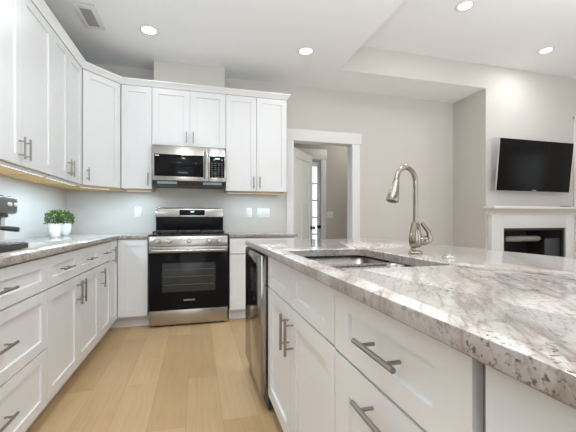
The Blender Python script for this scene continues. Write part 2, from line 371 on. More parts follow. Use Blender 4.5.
# window at the right edge on the chimney breast
w1 = bpy.data.objects.new('window_1', None); C.objects.link(w1); w1.location = (5.665, YF, 1.27); w1['kind'] = 'structure'; w1['label'] = 'white framed niche window right of the television'
fr = MB().box(-.40, -.36, -.02, -.0005, 0, 1.29, .002).box(.36, .40, -.02, -.0005, 0, 1.29, .002).box(-.40, .40, -.022, -.0005, 1.25, 1.30, .002).box(-.40, .40, -.03, -.0005, -.03, 0, .002)
fr.build('window_frame', 'trim', w1); MB().box(-.36, .36, -.008, -.001, 0, 1.25).build('pane', mat('grey_pane', (.5, .5, .5), .15, var=.02, vs=5), w1)

# ================================================================== cabinets
def shaker_mesh(w, h, stile, rail):
    """front face at y=0, x 0..w, z 0..h"""
    return weld(panel_front(MB(), 0, w, 0, h, [(stile, w-stile, rail, h-rail)], stile, .019, .0095))
def slab_mesh(w, h): return MB().box(0, w, 0, .019, 0, h, .0015)
def bar_pull(length, vertical, rad=.006, off=.034):
    mb = MB(); L = length/2
    a, b = ((0, -off, -L), (0, -off, L)) if vertical else ((-L, -off, 0), (L, -off, 0))
    mb.tube([a, b], rad, 12)
    for s in (-1, 1):
        p = s*L*.62
        e0, e1 = ((0, -off, p), (0, 0, p)) if vertical else ((p, -off, 0), (p, 0, 0))
        mb.tube([e0, e1], rad*.72, 10)
    return mb
def front(par, kind, x0, x1, z0, z1, hx=None, hz=None, vertical=None, hl=.15, stile=.062, rail=.062, slab=False):
    g = .0024
    nm = 'drawer' if kind == 'drawer' else 'door'
    mb = slab_mesh(x1-x0-2*g, z1-z0-2*g) if slab else shaker_mesh(x1-x0-2*g, z1-z0-2*g, stile, rail)
    f = mb.build(nm, 'cab', par); f.location = (x0+g, 0, z0+g)
    if hx is not None:
        h = bar_pull(hl, vertical).build('handle', 'pull', f); h.location = (hx-x0-g, 0, hz-z0-g)
    return f
ZT0, ZB = .878, .115      # top of base boxes, bottom of doors
def base_cabinet(name, label, loc, rotz, wid, depth=.60, group=None, open_top=False, toe=True):
    t = thing(name, label, 'cabinet', loc, rotz, group)
    if open_top: MB().box(0, .018, .0205, depth, .113, ZT0).box(wid-.018, wid, .0205, depth, .113, ZT0).box(.018, wid-.018, .0205, .028, .113, ZT0).box(.018, wid-.018, .04, depth, .113, .13).build('carcass', 'gap', t)
    else: MB().box(0, wid, .0205, depth, .113, ZT0).build('carcass', 'gap', t)
    if toe: MB().box(0, wid, .085, .10, 0, .1125).build('toe_kick', 'cab', t)
    return t
BG, UG = 'base cabinets', 'wall cabinets'
XB = -.741    # left base front plane
# -- left run (local x runs along +Y)
t = base_cabinet('drawer_cabinet', 'white three-drawer base cabinet below the espresso machine', (XB, 1.165, 0), 90, .818, group='left base cabinets')
for z0, z1, hz in ((.706, .873, .787), (.408, .703, .563), (ZB, .405, .272)): front(t, 'drawer', 0, .818, z0, z1, .375, hz, False, .15, .062, .05)
t = base_cabinet('base_cabinet', 'white two-door base cabinet with two drawers on the left run', (XB, 1.984, 0), 90, .951, group='left base cabinets')
front(t, 'drawer', 0, .471, .706, .873, .222, .787, False, .15, .062, .05); front(t, 'drawer', .471, .951, .706, .873, .69, .787, False, .15, .062, .05)
front(t, 'door', 0, .471, ZB, .703, .435, .60, True, .15); front(t, 'door', .471, .951, ZB, .703, .507, .60, True, .15)
t = base_cabinet('base_cabinet', 'narrow white one-door base cabinet with one drawer next to the corner', (XB, 2.936, 0), 90, .357, group='left base cabinets')
front(t, 'drawer', 0, .357, .706, .873, .17, .787, False, .13, .055, .05); front(t, 'door', 0, .357, ZB, .703, .038, .60, True, .15)
# -- corner cabinet: a door on each run
YB = 3.56
t = thing('corner_cabinet', 'white corner base cabinet with bi-fold doors left of the range', 'cabinet', (XB, YB, 0), 0, 'left base cabinets')
MB().prism([(-.0205, -.264), (-.0205, .0205), (.273, .0205), (.273, .60), (-.615, .60), (-.615, -.264)], 'z', .113, ZT0).build('carcass', 'gap', t)
MB().prism([(-.085, -.264), (-.085, .085), (.273, .085), (.273, .10), (-.10, .10), (-.10, -.264)], 'z', 0, .1125).build('toe_kick', 'cab', t)
f = shaker_mesh(.2565, .756, .062, .062).build('door', 'cab', t); f.location = (0, -.262, ZB+.0018); f.rotation_euler = (0, 0, R(90))
h = bar_pull(.15, True).build('handle', 'pull', f); h.location = (.035, 0, .63)
f = shaker_mesh(.265, .756, .062, .062).build('door', 'cab', t); f.location = (.0045, 0, ZB+.0018)
# -- right of range
t = base_cabinet('base_cabinet', 'white base cabinet with drawers right of the range', (.333, YB, 0), 0, .712, group='back base cabinets')
front(t, 'drawer', 0, .356, .706, .873, None, None, None, .15, .062, .05); front(t, 'drawer', .356, .712, .706, .873, .534, .787, False, .15, .062, .05)
front(t, 'door', 0, .356, ZB, .703, .32, .60, True); front(t, 'door', .356, .712, ZB, .703, .392, .60, True)

# -- wall cabinets
XU, YU = -1.036, 3.84
ZU0, ZU1 = 1.392, 2.485
def wall_cabinet(label, loc, rotz, wid, depth, z0, doors, raw=True, hl=.135, hz=None, rail=False):
    t = thing('wall_cabinet', label, 'cabinet', (loc[0], loc[1], z0), rotz, UG); h = ZU1-z0
    MB().box(0, wid, .0205, depth, .006, h+.01).build('carcass', 'gap' if raw else 'cab', t)
    if raw:
        MB().box(.018, wid-.018, .022, depth-.002, -.0005, .0055).build('underside', 'rawwood', t, 'raw plywood underside')
        if rail: MB().box(0, wid, .0205, .034, -.006, -.001).build('light_rail', 'cab', t)
    for x0, x1, hx in doors:
        front(t, 'door', x0, x1, .004, h, hx, (hz or .105), True, hl)
    return t
dp = XU-XL-.002
wall_cabinet('white two-door wall cabinet above the espresso machine', (XU, 1.949, 0), 90, .920, dp, ZU0, [(0, .459, .424), (.459, .920, .494)], rail=True)
wall_cabinet('white two-door wall cabinet next to the angled corner one', (XU, 2.869, 0), 90, .664, dp, ZU0, [(0, .318, .286), (.318, .660, .350)], rail=True)
# angled corner cabinet
A0, A1 = Vector((XU, 3.535)), Vector((-.765, YU))
aw = (A1-A0).length; ang = math.degrees(math.atan2(A1.y-A0.y, A1.x-A0.x))
t = thing('corner_wall_cabinet', 'white angled corner wall cabinet with one door above the potted plants', 'cabinet', (A0.x, A0.y, ZU0), ang, UG)
inv = Matrix.Rotation(-R(ang), 2)
def loc2(x, y): v = inv @ (Vector((x, y))-A0); return (v.x, v.y)
poly = [loc2(XU-.016, 3.5355), loc2(-.767, YU+.018), loc2(-.767, YW-.002), loc2(XL+.002, YW-.002), loc2(XL+.002, 3.5355)]
MB().prism(poly, 'z', .006, ZU1-ZU0+.01).build('carcass', 'gap', t)
c0 = Vector((sum(p[0] for p in poly)/5, sum(p[1] for p in poly)/5))
MB().prism([((Vector(p)-c0)*.95+c0)[:] for p in poly], 'z', -.0005, .0055).build('underside', 'rawwood', t, 'raw plywood underside')
front(t, 'door', .006, aw-.006, .004, ZU1-ZU0, .045, .105, True, .125)
db = YW-YU-.002
wall_cabinet('narrow white one-door wall cabinet left of the microwave', (-.764, YU, 0), 0, .300, db, ZU0, [(0, .300, .264)])
wall_cabinet('short white two-door wall cabinet above the microwave', (-.463, YU, 0), 0, .780, db, 1.868, [(0, .39, .354), (.39, .780, .426)], raw=False, hz=.095, hl=.125)
wall_cabinet('white two-door wall cabinet right of the microwave beside the doorway', (.318, YU, 0), 0, .712, db, ZU0, [(0, .350, .314), (.350, .712, .386)])
# crown moulding swept along the cabinet tops
def sweep(path, prof, name):
    """path 2D points, prof [(out, z)]; outward is to the right of travel"""
    bm = bmesh.new(); rows = []
    n = len(path); P = [Vector(p) for p in path]
    for i in range(n):
        ds = []
        if i > 0: ds.append((P[i]-P[i-1]).normalized())
        if i < n-1: ds.append((P[i+1]-P[i]).normalized())
        ns = [Vector((d.y, -d.x)) for d in ds]
        if len(ns) == 2: m_ = (ns[0]+ns[1]).normalized(); m_ = m_/max(.3, m_.dot(ns[0]))
        else: m_ = ns[0]
        rows.append([bm.verts.new((P[i].x+m_.x*o_, P[i].y+m_.y*o_, z)) for o_, z in prof])
    k = len(prof)
    for a, b in zip(rows, rows[1:]):
        for j in range(k): bm.faces.new((a[j], a[(j+1) % k], b[(j+1) % k], b[j]))
    bm.faces.new(rows[0]); bm.faces.new(rows[-1][::-1])
    bmesh.ops.recalc_face_normals(bm, faces=bm.faces)
    m_ = MB(); m_.bm.free(); m_.bm = bm; return m_
crown = sweep([(XU, 1.949), (XU, 3.535), (-.765, YU), (1.03, YU), (1.03, YW-.004)],
              [(.002, 2.4865), (.006, 2.4865), (.010, 2.498), (.034, 2.530), (.038, 2.534), (.038, 2.548), (-.02, 2.548), (-.02, 2.4965), (.002, 2.4965)], 'crown')
tag(crown.build('crown_moulding', 'cab'), 'white crown moulding running along the tops of all wall cabinets', 'moulding')

# under-cabinet light strips
def strip(label, loc, rotz, ln, p):
    t = thing('under_cabinet_light', label, 'light', loc, rotz, 'under-cabinet lights')
    MB().box(0, ln, 0, .022, -.010, 0, .002).build('housing', 'white', t); MB().box(.006, ln-.006, .003, .019, -.0125, -.0102).build('diffuser', 'led', t)
    l = bpy.data.lights.new('strip_glow', 'AREA'); l.shape = 'RECTANGLE'; l.size = ln*.96; l.size_y = .015; l.energy = p; l.color = (.60, .83, 1.0)
    q = bpy.data.objects.new('strip_glow', l); C.objects.link(q); q.parent = t; q.location = (ln/2, .011, -.014)
zs = ZU0-.0008
strip('slim white light strip beneath the wall cabinet above the espresso machine', (XU-.042, 1.98, zs), 90, .86, 4.6)
strip('slim white light strip beneath the left wall cabinet next to the corner', (XU-.042, 2.90, zs), 90, .60, 4.6)
e_ = Vector((A0.x, A0.y))+Vector((-math.sin(R(ang)), math.cos(R(ang))))*.10
strip('short light strip beneath the angled corner wall cabinet', (e_.x+.05*math.cos(R(ang)), e_.y+.05*math.sin(R(ang)), zs), ang, .30, 2.6)
strip('short light strip beneath the narrow cabinet left of the microwave', (-.74, YU+.15, zs), 0, .25, 1.1)
strip('slim white light strip beneath the wall cabinet right of the microwave', (.345, YU+.15, zs), 0, .65, 1.5)

# ================================================================== countertops
ZK = .914; ZK0 = .8795
XCe, YCe = XB+.018, YB-.018
def edges_to_shaded(o):  # side faces take the shade-darkened, more heavily speckled granite
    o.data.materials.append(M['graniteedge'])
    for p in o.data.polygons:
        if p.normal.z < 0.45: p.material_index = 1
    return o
def slab(pts, name, label, extra=None):
    mb = MB().prism(pts, 'z', ZK0, ZK, .004)
    return tag(edges_to_shaded(mb.build(name, 'granite')), label, 'countertop')
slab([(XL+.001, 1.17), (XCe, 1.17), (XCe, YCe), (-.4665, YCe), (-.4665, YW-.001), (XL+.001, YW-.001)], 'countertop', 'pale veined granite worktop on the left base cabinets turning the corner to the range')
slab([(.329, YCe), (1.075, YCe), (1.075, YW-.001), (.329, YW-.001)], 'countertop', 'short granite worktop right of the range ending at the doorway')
# island top with sink cut-out
IX0, IX1, IY0, IY1 = .343, 1.41, -.9, 2.453
SX0, SX1, SY0, SY1 = .412, .825, .915, 1.590
def rrect(x0, x1, y0, y1, r, n=6):
    pts = []
    for cx, cy, a0 in ((x1-r, y1-r, 0), (x0+r, y1-r, 90), (x0+r, y0+r, 180), (x1-r, y0+r, 270)):
        for k in range(n+1):
            a = R(a0+90*k/n); pts.append((cx+r*math.cos(a), cy+r*math.sin(a)))
    return pts
def ring_slab(outer, inner, z0, z1):
    """outer and inner with the same number of points, both counter-clockwise"""
    mb = MB(); bm = mb.bm; n = len(inner); e = .004
    def ringv(pts, z): return [bm.verts.new((p[0], p[1], z)) for p in pts]
    def off(pts, d, c): return [(p[0]+(d if p[0] < c[0] else -d), p[1]+(d if p[1] < c[1] else -d)) for p in pts]
    oc = ((IX0+IX1)/2, (IY0+IY1)/2); ic = ((SX0+SX1)/2, (SY0+SY1)/2)
    rs = [ringv(inner, z0), ringv(inner, z1-e), ringv(off(inner, -e, ic), z1), ringv(off(outer, e, oc), z1),
          ringv(off(outer, e*.3, oc), z1-e*.3), ringv(outer, z1-e), ringv(outer, z0+e), ringv(off(outer, e, oc), z0), None]
    rs[8] = rs[0]
    for a, b in zip(rs, rs[1:]):
        for k in range(n): bm.faces.new((a[k], a[(k+1) % n], b[(k+1) % n], b[k]))
    bmesh.ops.recalc_face_normals(bm, faces=bm.faces); return mb
inner = rrect(SX0, SX1, SY0, SY1, .06)
def outer_for(pts):
    out = []
    per = len(pts)//4
    cs = [(IX1, IY1), (IX0, IY1), (IX0, IY0), (IX1, IY0)]
    for q in range(4):
        for k in range(per):
            # spread the points along the two edges meeting at this corner
            cx, cy = cs[q]; t_ = k/(per-1)*2-1
            sgx = -1 if cx > .9 else 1; sgy = -1 if cy > 1 else 1
            lx = (IX1-IX0)*.35; ly = (IY1-IY0)*.35
            first_is_x = q in (1, 3)          # counter-clockwise travel
            if abs(t_) < 1e-6: out.append((cx, cy)); continue
            on_y = (t_ < 0) != first_is_x
            out.append((cx, cy+sgy*ly*abs(t_)) if on_y else (cx+sgx*lx*abs(t_), cy))
    return out
tag(edges_to_shaded(ring_slab(outer_for(inner), inner, ZK0, ZK).build('countertop', 'granite')), 'large pale granite island worktop with brown veins and a sink cut-out', 'countertop')

# ================================================================== island cabinets (front faces -X; local x runs along -Y)
XI = .3725
IG = 'island cabinets'
t = base_cabinet('sink_cabinet', 'white two-door island cabinet under the sink', (XI, 1.781, 0), -90, .912, group=IG, open_top=True)
for x0, x1 in ((0, .456), (.456, .912)): front(t, 'drawer', x0, x1, .706, .873, None, None, None, .15, .072, .046)
front(t, 'door', 0, .456, ZB, .703, .42, .593, True, .15, .07); front(t, 'door', .456, .912, ZB, .703, .492, .593, True, .15, .07)
t = base_cabinet('drawer_cabinet', 'white island cabinet with a shallow drawer above a tall pull-out', (XI, .869, 0), -90, .486, group=IG)
front(t, 'drawer', 0, .486, .702, .873, .262, .790, False, .157, .082, .047); front(t, 'drawer', 0, .486, ZB, .698, .262, .648, False, .17, .085, .083)
t = base_cabinet('island_end_cabinet', 'plain white flat-fronted island cabinet nearest the camera', (XI, .366, 0), -90, 1.2, group=IG)
front(t, 'door', 0, .60, ZB, .873, slab=True); front(t, 'door', .60, 1.20, ZB, .873, slab=True)
t = thing('island_gable', 'white end panel of the island beyond the dishwasher', 'panel', (XI, 2.415, 0), -90)
MB().box(-.002, .016, .0, .60, 0, ZT0).build('panel', 'cab', t)
o = tag(MB().box(XI+.602, XI+.62, -.83, 2.415, 0, ZT0).build('island_backing', 'cab'), 'white panel closing the seating side of the island', 'panel')

# dishwasher (local x along -Y)
t = thing('dishwasher', 'stainless steel dishwasher at the far end of the island', 'dishwasher', (.335, 2.392, 0), -90)
MB().box(.004, .592, .043, .60, .02, .868).build('tub', 'darkplastic', t)
MB().box(.002, .594, 0, .042, .105, .868, .003).build('door_panel', 'dwsteel', t)
MB().box(.002, .594, .004, .040, .8685, .8735, .001).build('control_strip', 'blackglass', t)
MB().box(.01, .586, .10, .115, .0, .10).build('toe_kick', 'darkplastic', t)

# ================================================================== sink
def basin(x0, x1, y0, y1, zt, zb, name, par):
    mb = MB(); bm = mb.bm; lo = rrect(x0+.012, x1-.012, y0+.012, y1-.012, .055); hi = rrect(x0, x1, y0, y1, .06)
    mid = rrect(x0+.006, x1-.006, y0+.006, y1-.006, .058)
    fl = rrect(x0+.05, x1-.05, y0+.05, y1-.05, .03)
    rows = [[bm.verts.new((p[0], p[1], z)) for p in q] for q, z in ((hi, zt), (mid, zb+.05), (lo, zb+.012), (fl, zb))]
    n = len(hi)
    for a, b in zip(rows, rows[1:]):
        for k in range(n): f_ = bm.faces.new((a[k], a[(k+1) % n], b[(k+1) % n], b[k])); f_.smooth = True
    bm.faces.new(rows[-1]); bmesh.ops.recalc_face_normals(bm, faces=bm.faces)
    for f_ in bm.faces: f_.normal_flip()
    o = mb.build(name, 'sink', par)
    so = o.modifiers.new('thick', 'SOLIDIFY'); so.thickness = .0015; so.offset = -1
    return o
t = thing('kitchen_sink', 'stainless steel double-bowl sink set into the island', 'sink', (0, 0, 0))
YD = 1.265
basin(SX0-.004, SX1+.004, YD+.012, SY1+.004, ZK0-.002, .69, 'basin', t); basin(SX0-.004, SX1+.004, SY0-.004, YD-.012, ZK0-.002, .69, 'basin', t)
MB().box(SX0+.01, SX1-.01, YD-.0125, YD+.0125, ZK0-.016, ZK0-.001, .004).build('divider', 'sink', t)
for y in ((YD+SY1)/2, (YD+SY0)/2): MB().lathe([(0, .694), (.025, .694), (.03, .6965), (.043, .6965), (.045, .692)], (.66, y, 0), 24).build('drain', 'nickel', t)

# faucet
t = thing('kitchen_faucet', 'tall brushed nickel gooseneck faucet with pull-down spray head behind the sink', 'faucet', (.930, 1.278, ZK))
MB().lathe([(0, 0), (.030, 0), (.031, .004), (.028, .010), (.021, .014), (.0195, .02), (.0195, .028)], n=28).build('base', 'faucet', t)
MB().lathe([(.0195, .0285), (.026, .034), (.029, .05), (.0275, .075), (.023, .10), (.019, .125), (.0155, .135), (.0155, .139), (.0135, .141), (0, .141)], n=28).build('body', 'faucet', t)
dx, dy = -.955, -.30
pts = []; ra = .062
for k in range(6): pts.append((0, 0, .1415+k*(.312-.1415)/5))
for k in range(1, 13):
    a = R(180-k*14.2); d = ra+ra*math.cos(a); pts.append((dx*d, dy*d, .312+ra*math.sin(a)))
e = Vector(pts[-1]); tdir = (Vector(pts[-1])-Vector(pts[-2])).normalized()
pts.append(tuple(e+tdir*.0115))
MB().tube(pts, .0108, 16).build('spout', 'faucet', t)
wd = [e+tdir*k for k in (.012, .02, .042, .072, .098, .102)]
MB().tube(wd, [.0125, .0138, .0175, .0225, .0265, .0255], 22).build('spray_head', 'faucet', t)
MB().tube([e+tdir*.1025, e+tdir*.1035], .019, 20).build('spray_face', 'darkplastic', t)
# lever handle on the side
hb = Vector((.026, -.006, .056)); hv = Vector((.9, -.35, 0)).normalized()
MB().tube([hb-hv*.004, hb+hv*.02, hb+hv*.027], [.021, .021, .016], 18).build('handle_hub', 'faucet', t)
h0 = hb+hv*.026
MB().tube([h0+Vector((0, 0, -.006)), h0+hv*.012+Vector((0, 0, .004)), h0+hv*.004+Vector((0, 0, .04)), h0-hv*.026+Vector((0, 0, .080))], [.014, .0135, .0105, .008], 12).build('lever', 'faucet', t)
# round cap in the worktop
t = thing('air_switch', 'round nickel button cap set in the island worktop right of the faucet', 'button', (.945, 1.095, ZK))
MB().lathe([(0, .0005), (.024, .0005), (.024, .005), (.020, .008), (.012, .008)], n=26).build('collar', 'nickel', t)
MB().lathe([(0, .0085), (.0115, .0085), (.0115, .012), (.009, .0145), (0, .0145)], n=22).build('button', 'nickel', t)

# ================================================================== text helper
def text_mesh(body, size, name, m, par, loc, rot, thick=.0003):
    cu = bpy.data.curves.new(name, 'FONT'); cu.body = body; cu.size = size; cu.align_x = 'CENTER'; cu.align_y = 'CENTER'; cu.extrude = thick
    tmp = bpy.data.objects.new(name, cu); C.objects.link(tmp)
    dg = bpy.context.evaluated_depsgraph_get(); me = bpy.data.meshes.new_from_object(tmp.evaluated_get(dg))
    bpy.data.objects.remove(tmp); me.name = name; me.materials.clear(); me.materials.append(M[m])
    o = bpy.data.objects.new(name, me); C.objects.link(o); o.parent = par; o.location = loc; o.rotation_euler = rot
    return o

# ================================================================== range (local origin: front left floor corner)
RW = .764
t = thing('gas_range', 'stainless steel freestanding gas range with black oven door', 'range', (-.455, 3.508, 0))
MB().box(.004, RW-.004, .045, .62, .022, .885).build('body', 'steel', t)
for x in (.05, RW-.05):
    for y in (.09, .55): MB().lathe([(0, 0), (.018, 0), (.018, .006), (.012, .01), (.012, .0215), (0, .0215)], (x, y, 0), 14).build('foot', 'darkplastic', t)
MB().box(.003, RW-.003, .012, .044, .022, .166, .004).build('drawer', 'steel', t)
dr = MB().box(.003, RW-.003, 0, .044, .172, .738, .004).build('oven_door', 'blackglass', t)
MB().box(.003, RW-.003, -.001, .044, .7385, .798, .003).build('door_band', 'steel', dr)
MB().box(.125, RW-.125, -.0018, -.0004, .348, .635, .0005).build('oven_window', 'window', dr)
rk = MB()
for z in (.42, .50, .57): rk.tube([(.14, -.0035, z), (RW-.14, -.0035, z)], .0012, 6)
rk.build('oven_rack', 'pull', dr, 'oven racks seen through the window')
hd = MB().tube([(.035, -.052, .762), (RW-.035, -.052, .762)], .0135, 16)
hd.build('handle', 'steel', dr)
for x in (.06, RW-.06): MB().box(x-.012, x+.012, -.05, -.0012, .752, .772, .002).build('handle_post', 'steel', dr)
text_mesh('SAMSUNG', .024, 'brand_mark', 'mark', dr, (RW/2, -.0008, .262), (R(90), 0, 0))
cp = MB().prism([(-.004, .803), (.010, .905), (.05, .905), (.05, .803)], 'x', .002, RW-.002, .002).build('control_panel', 'steel', t)
for x in (.085, .19, .382, .575, .68):
    y = -.0005; k = MB().lathe([(0, -.036), (.017, -.036), (.0195, -.032), (.0205, -.008), (.025, -.006), (.025, 0), (0, 0)], (0, 0, 0), 22, 'y')
    k.box(-.0025, .0025, -.041, -.034, -.017, .017)
    ko = k.build('knob', 'steel', t); ko.location = (x, y, .855); ko.rotation_euler = (R(-7), 0, 0)
MB().box(.0, RW, .0, .585, .9055, .918, .004).build('cooktop', 'enamel', t)
for i, (x0, x1) in enumerate(((.03, .26), (.267, .497), (.504, .734))):
    g = MB()
    for y in (.05, .555): g.box(x0, x1, y-.007, y+.007, .936, .95, .002)
    for x in (x0+.006, x1-.006): g.box(x-.006, x+.006, .05, .555, .936, .95, .002)
    for x in ((x0*2+x1)/3, (x0+x1*2)/3): g.box(x-.005, x+.005, .057, .548, .94, .95, .002)
    for y in (.175, .30, .43): g.box(x0+.01, x1-.01, y-.005, y+.005, .94, .95, .002)
    for x in (x0+.01, x1-.01):
        for y in (.06, .545): g.box(x-.007, x+.007, y-.007, y+.007, .9185, .937)
    g.build('grate', 'iron', t)
    for y in ((.17, .43) if i != 1 else (.30,)):
        MB().lathe([(0, .9185), (.045, .9185), (.045, .926), (.034, .927), (.034, .933), (0, .934)], ((x0+x1)/2, y, 0), 24).build('burner', 'iron', t)
bgd = MB().prism([(.59, .918), (.578, 1.095), (.578, 1.10), (.645, 1.10), (.645, .918)], 'x', .004, RW-.004).build('backguard', 'blackglass', t)
tp = MB().prism([(.572, 1.101), (.583, 1.198), (.592, 1.208), (.645, 1.208), (.645, 1.101)], 'x', .0, RW, .002).build('backguard_panel', 'steel', t)
dsp = MB().box(.26, .545, -.003, .001, -.032, .032, .0006).build('display', 'blackglass', tp); dsp.location = (0, .5765, 1.152); dsp.rotation_euler = (R(-6.5), 0, 0)
ck = MB().box(.385, .425, -.0042, -.0032, .002, .018).build('clock_digits', 'digit', dsp)

# ================================================================== microwave
t = thing('microwave', 'stainless over-the-range microwave with a dark window under the short cabinet', 'microwave', (-.455, 3.772, 1.44))
MB().box(.002, .762, .032, .409, .018, .4245).build('body', 'darkplastic', t)
dr = MB().box(.0, .575, 0, .031, .045, .419, .004).build('door', 'steel', t)
MB().box(.022, .525, -.0025, -.0002, .090, .325, .001).build('door_window', 'blackglass', dr)
MB().box(.03, .07, -.0034, -.0027, .303, .314).build('rating_sticker', 'white', dr)
hd = MB().tube([(.553, -.038, .075), (.553, -.038, .385)], .010, 14).build('handle', 'steelz', dr)
for z in (.10, .36): MB().tube([(.553, -.037, z), (.553, -.0005, z)], .007, 10).build('handle_post', 'steelz', dr)
cp = MB().box(.577, .764, 0, .031, .045, .419, .004).build('control_panel', 'steel', t)
MB().box(.592, .752, -.0025, -.0002, .090, .325, .001).build('keypad', 'blackglass', cp)
kk = MB()
for i in range(7):
    for j in range(4): kk.box(.606+j*.036, .606+j*.036+.020, -.0032, -.0027, .104+i*.023, .104+i*.023+.008)
kk.build('key_legend', 'keymark', cp); MB().box(.65, .70, -.0035, -.0027, .292, .306).build('clock_digits', 'digit', cp)
MB().lathe([(0, -.002), (.03, -.002), (.03, -.0003), (0, -.0003)], (.672, 0, .372), 24, 'y').build('badge', 'silver', cp)
MB().prism([(.004, .0445), (.03, .0), (.40, .0), (.40, .0175), (.0315, .0175), (.0315, .0445)], 'x', .006, .758).build('vent_hood', 'darkplastic', t)
for x in (.05, .52): MB().prism([(.0072, .036), (.0215, .0115), (.0235, .0115), (.0095, .036)], 'x', x, x+.2).xf(Matrix.Translation((0, -.003, 0))).build('hood_lamp', 'mwlamp', t)

# ================================================================== espresso machine (faces +X)
t = thing('espresso_machine', 'dark grey espresso machine on the left worktop at the picture edge', 'coffee machine', (-.84, 1.72, ZK), 90)
# local x along +Y, local y = -X (into the wall)
MB().box(.0, .31, .0, .36, .004, .034, .006).build('drip_tray', 'darkplastic', t)
gr = MB()
for k in range(12): gr.box(.012+k*.0245, .024+k*.0245, .012, .10, .0345, .0375)
gr.build('drip_grille', 'nickel', t)
for x in (.03, .28):
    for y in (.03, .33): MB().lathe([(0, 0), (.012, 0), (.012, .0038), (0, .0038)], (x, y, 0), 12).build('foot', 'darkplastic', t)
MB().box(.02, .37, .13, .36, .0345, .177, .008).build('column', 'white', t)
hd = MB().box(.0, .400, .085, .36, .1775, .268, .018, 4).build('head', 'greyplastic', t)
MB().box(.02, .36, .10, .35, .2685, .273, .002).build('cup_shelf', 'nickel', t)
for x in (.36, .30, .05): MB().lathe([(0, -.012), (.009, -.012), (.0105, -.010), (.011, 0), (0, 0)], (x, .0845, .228), 20, 'y').build('dial', 'white', hd)
MB().lathe([(0, -.006), (.026, -.006), (.028, 0), (0, 0)], (.155, .0845, .228), 24, 'y').build('gauge', 'nickel', hd)
MB().box(.10, .31, .088, .1295, .160, .177, .006).build('underside', 'darkplastic', t)
MB().lathe([(0, .118), (.032, .118), (.034, .126), (.034, .148), (.037, .1595), (0, .1595)], (.20, .109, 0), 24).build('group_head', 'darkplastic', t)
pf = MB().lathe([(0, .090), (.012, .090), (.031, .100), (.033, .1175), (0, .1175)], (.20, .109, 0), 22).build('portafilter', 'nickel', t)
MB().tube([(.205, .077, .108), (.212, .045, .105), (.22, .015, .101), (.222, .004, .100)], [.009, .012, .0125, .010], 14).build('portafilter_handle', 'darkplastic', pf)

# ================================================================== potted plants
def potted(label, loc, s, seed, n=420):
    rnd = random.Random(seed)
    t = thing('potted_plant', label, 'plant', loc, 0, 'potted plants in the worktop corner')
    pot = MB().lathe([(0, .0), (.034, .0), (.040, .006), (.050, .05), (.057, .095), (.0575, .128), (.055, .130), (.0525, .128), (.052, .112), (0, .112)], n=8 if False else 30)
    pot.xf(Matrix.Scale(s, 4)); pot.build('pot', 'ceramic', t)
    MB().lathe([(0, .118), (.051, .114)], n=24).xf(Matrix.Scale(s, 4)).build('soil', 'soil', t)
    st = MB()
    for k in range(14):
        a = rnd.uniform(0, 6.28); r = rnd.uniform(.01, .05); st.tube([(math.cos(a)*r*.3, math.sin(a)*r*.3, .112), (math.cos(a)*r*.8, math.sin(a)*r*.8, .15), (math.cos(a)*r, math.sin(a)*r, .20)], .0014, 5)
    st.xf(Matrix.Scale(s, 4)); st.build('stems', 'stem', t)
    fo = MB(); bm = fo.bm
    for k in range(n):
        a = rnd.uniform(0, 2*math.pi); z = rnd.uniform(-.55, 1); q = math.sqrt(max(0, 1-z*z)); rr = rnd.uniform(.55, 1.0)**.5
        d = Vector((q*math.cos(a), q*math.sin(a), z)); p = Vector((0, 0, .174))+Vector((d.x*.078, d.y*.078, d.z*.080))*rr*rnd.uniform(.85, 1.1)
        u = (d+Vector((rnd.uniform(-1, 1), rnd.uniform(-1, 1), rnd.uniform(-.3, 1)))*.7).normalized()
        v = u.cross(Vector((rnd.uniform(-1, 1), rnd.uniform(-1, 1), rnd.uniform(-1, 1)))).normalized(); nn = u.cross(v)
        L, W = rnd.uniform(.016, .026), rnd.uniform(.006, .0095)
        q_ = [bm.verts.new(p+x) for x in (u*0, v*W+u*L*.35+nn*.0012, v*W*.75+u*L*.7, u*L-nn*.002, -v*W*.75+u*L*.7, -v*W+u*L*.35+nn*.0012)]
        bm.faces.new(q_)
    fo.xf(Matrix.Scale(s, 4)); f_ = fo.build('foliage', 'leaf', t)
    return t
potted('small green plant in a white pot standing nearer the camera in the worktop corner', (-1.205, 3.39, ZK), .92, 3)
potted('small green plant in a white pot tucked behind the nearer one', (-1.262, 3.80, ZK), .90, 8)

# ================================================================== outlets and switches
def plate(name, label, cat, loc, gangs, kind, group=None):
    w_ = .070+.046*(gangs-1); t = thing(name, label, cat, loc, 0, group)
    MB().box(-w_/2, w_/2, -.006, -.0004, -.0575, .0575, .002).build('plate', 'white', t)
    for k in range(gangs):
        x = (k-(gangs-1)/2)*.046
        if kind == 'outlet':
            for z in (-.02, .02):
                q = MB().box(x-.0165, x+.0165, -.0085, -.0062, z-.014, z+.014, .001).build('receptacle', 'white', t)
                MB().box(x-.008, x-.0055, -.0092, -.0086, z-.005, z+.006).box(x+.0055, x+.008, -.0092, -.0086, z-.005, z+.006).build('slots', 'greyplastic', q)
        else: MB().box(x-.015, x+.015, -.0105, -.0062, -.032, .032, .0015).build('rocker', 'white', t)
plate('wall_outlet', 'white duplex outlet on the back wall left of the range', 'outlet', (-.655, YW, 1.157), 1, 'outlet')
plate('wall_outlet', 'white single outlet on the back wall just right of the range', 'outlet', (.632, YW, 1.157), 1, 'outlet')
plate('light_switch', 'white triple-gang switch plate under the cabinet near the doorway', 'switch', (.815, YW, 1.155), 3, 'switch')
plate('light_switch', 'white double switch plate on the grey hall wall through the doorway', 'switch', (2.20, HY, 1.155), 2, 'switch')

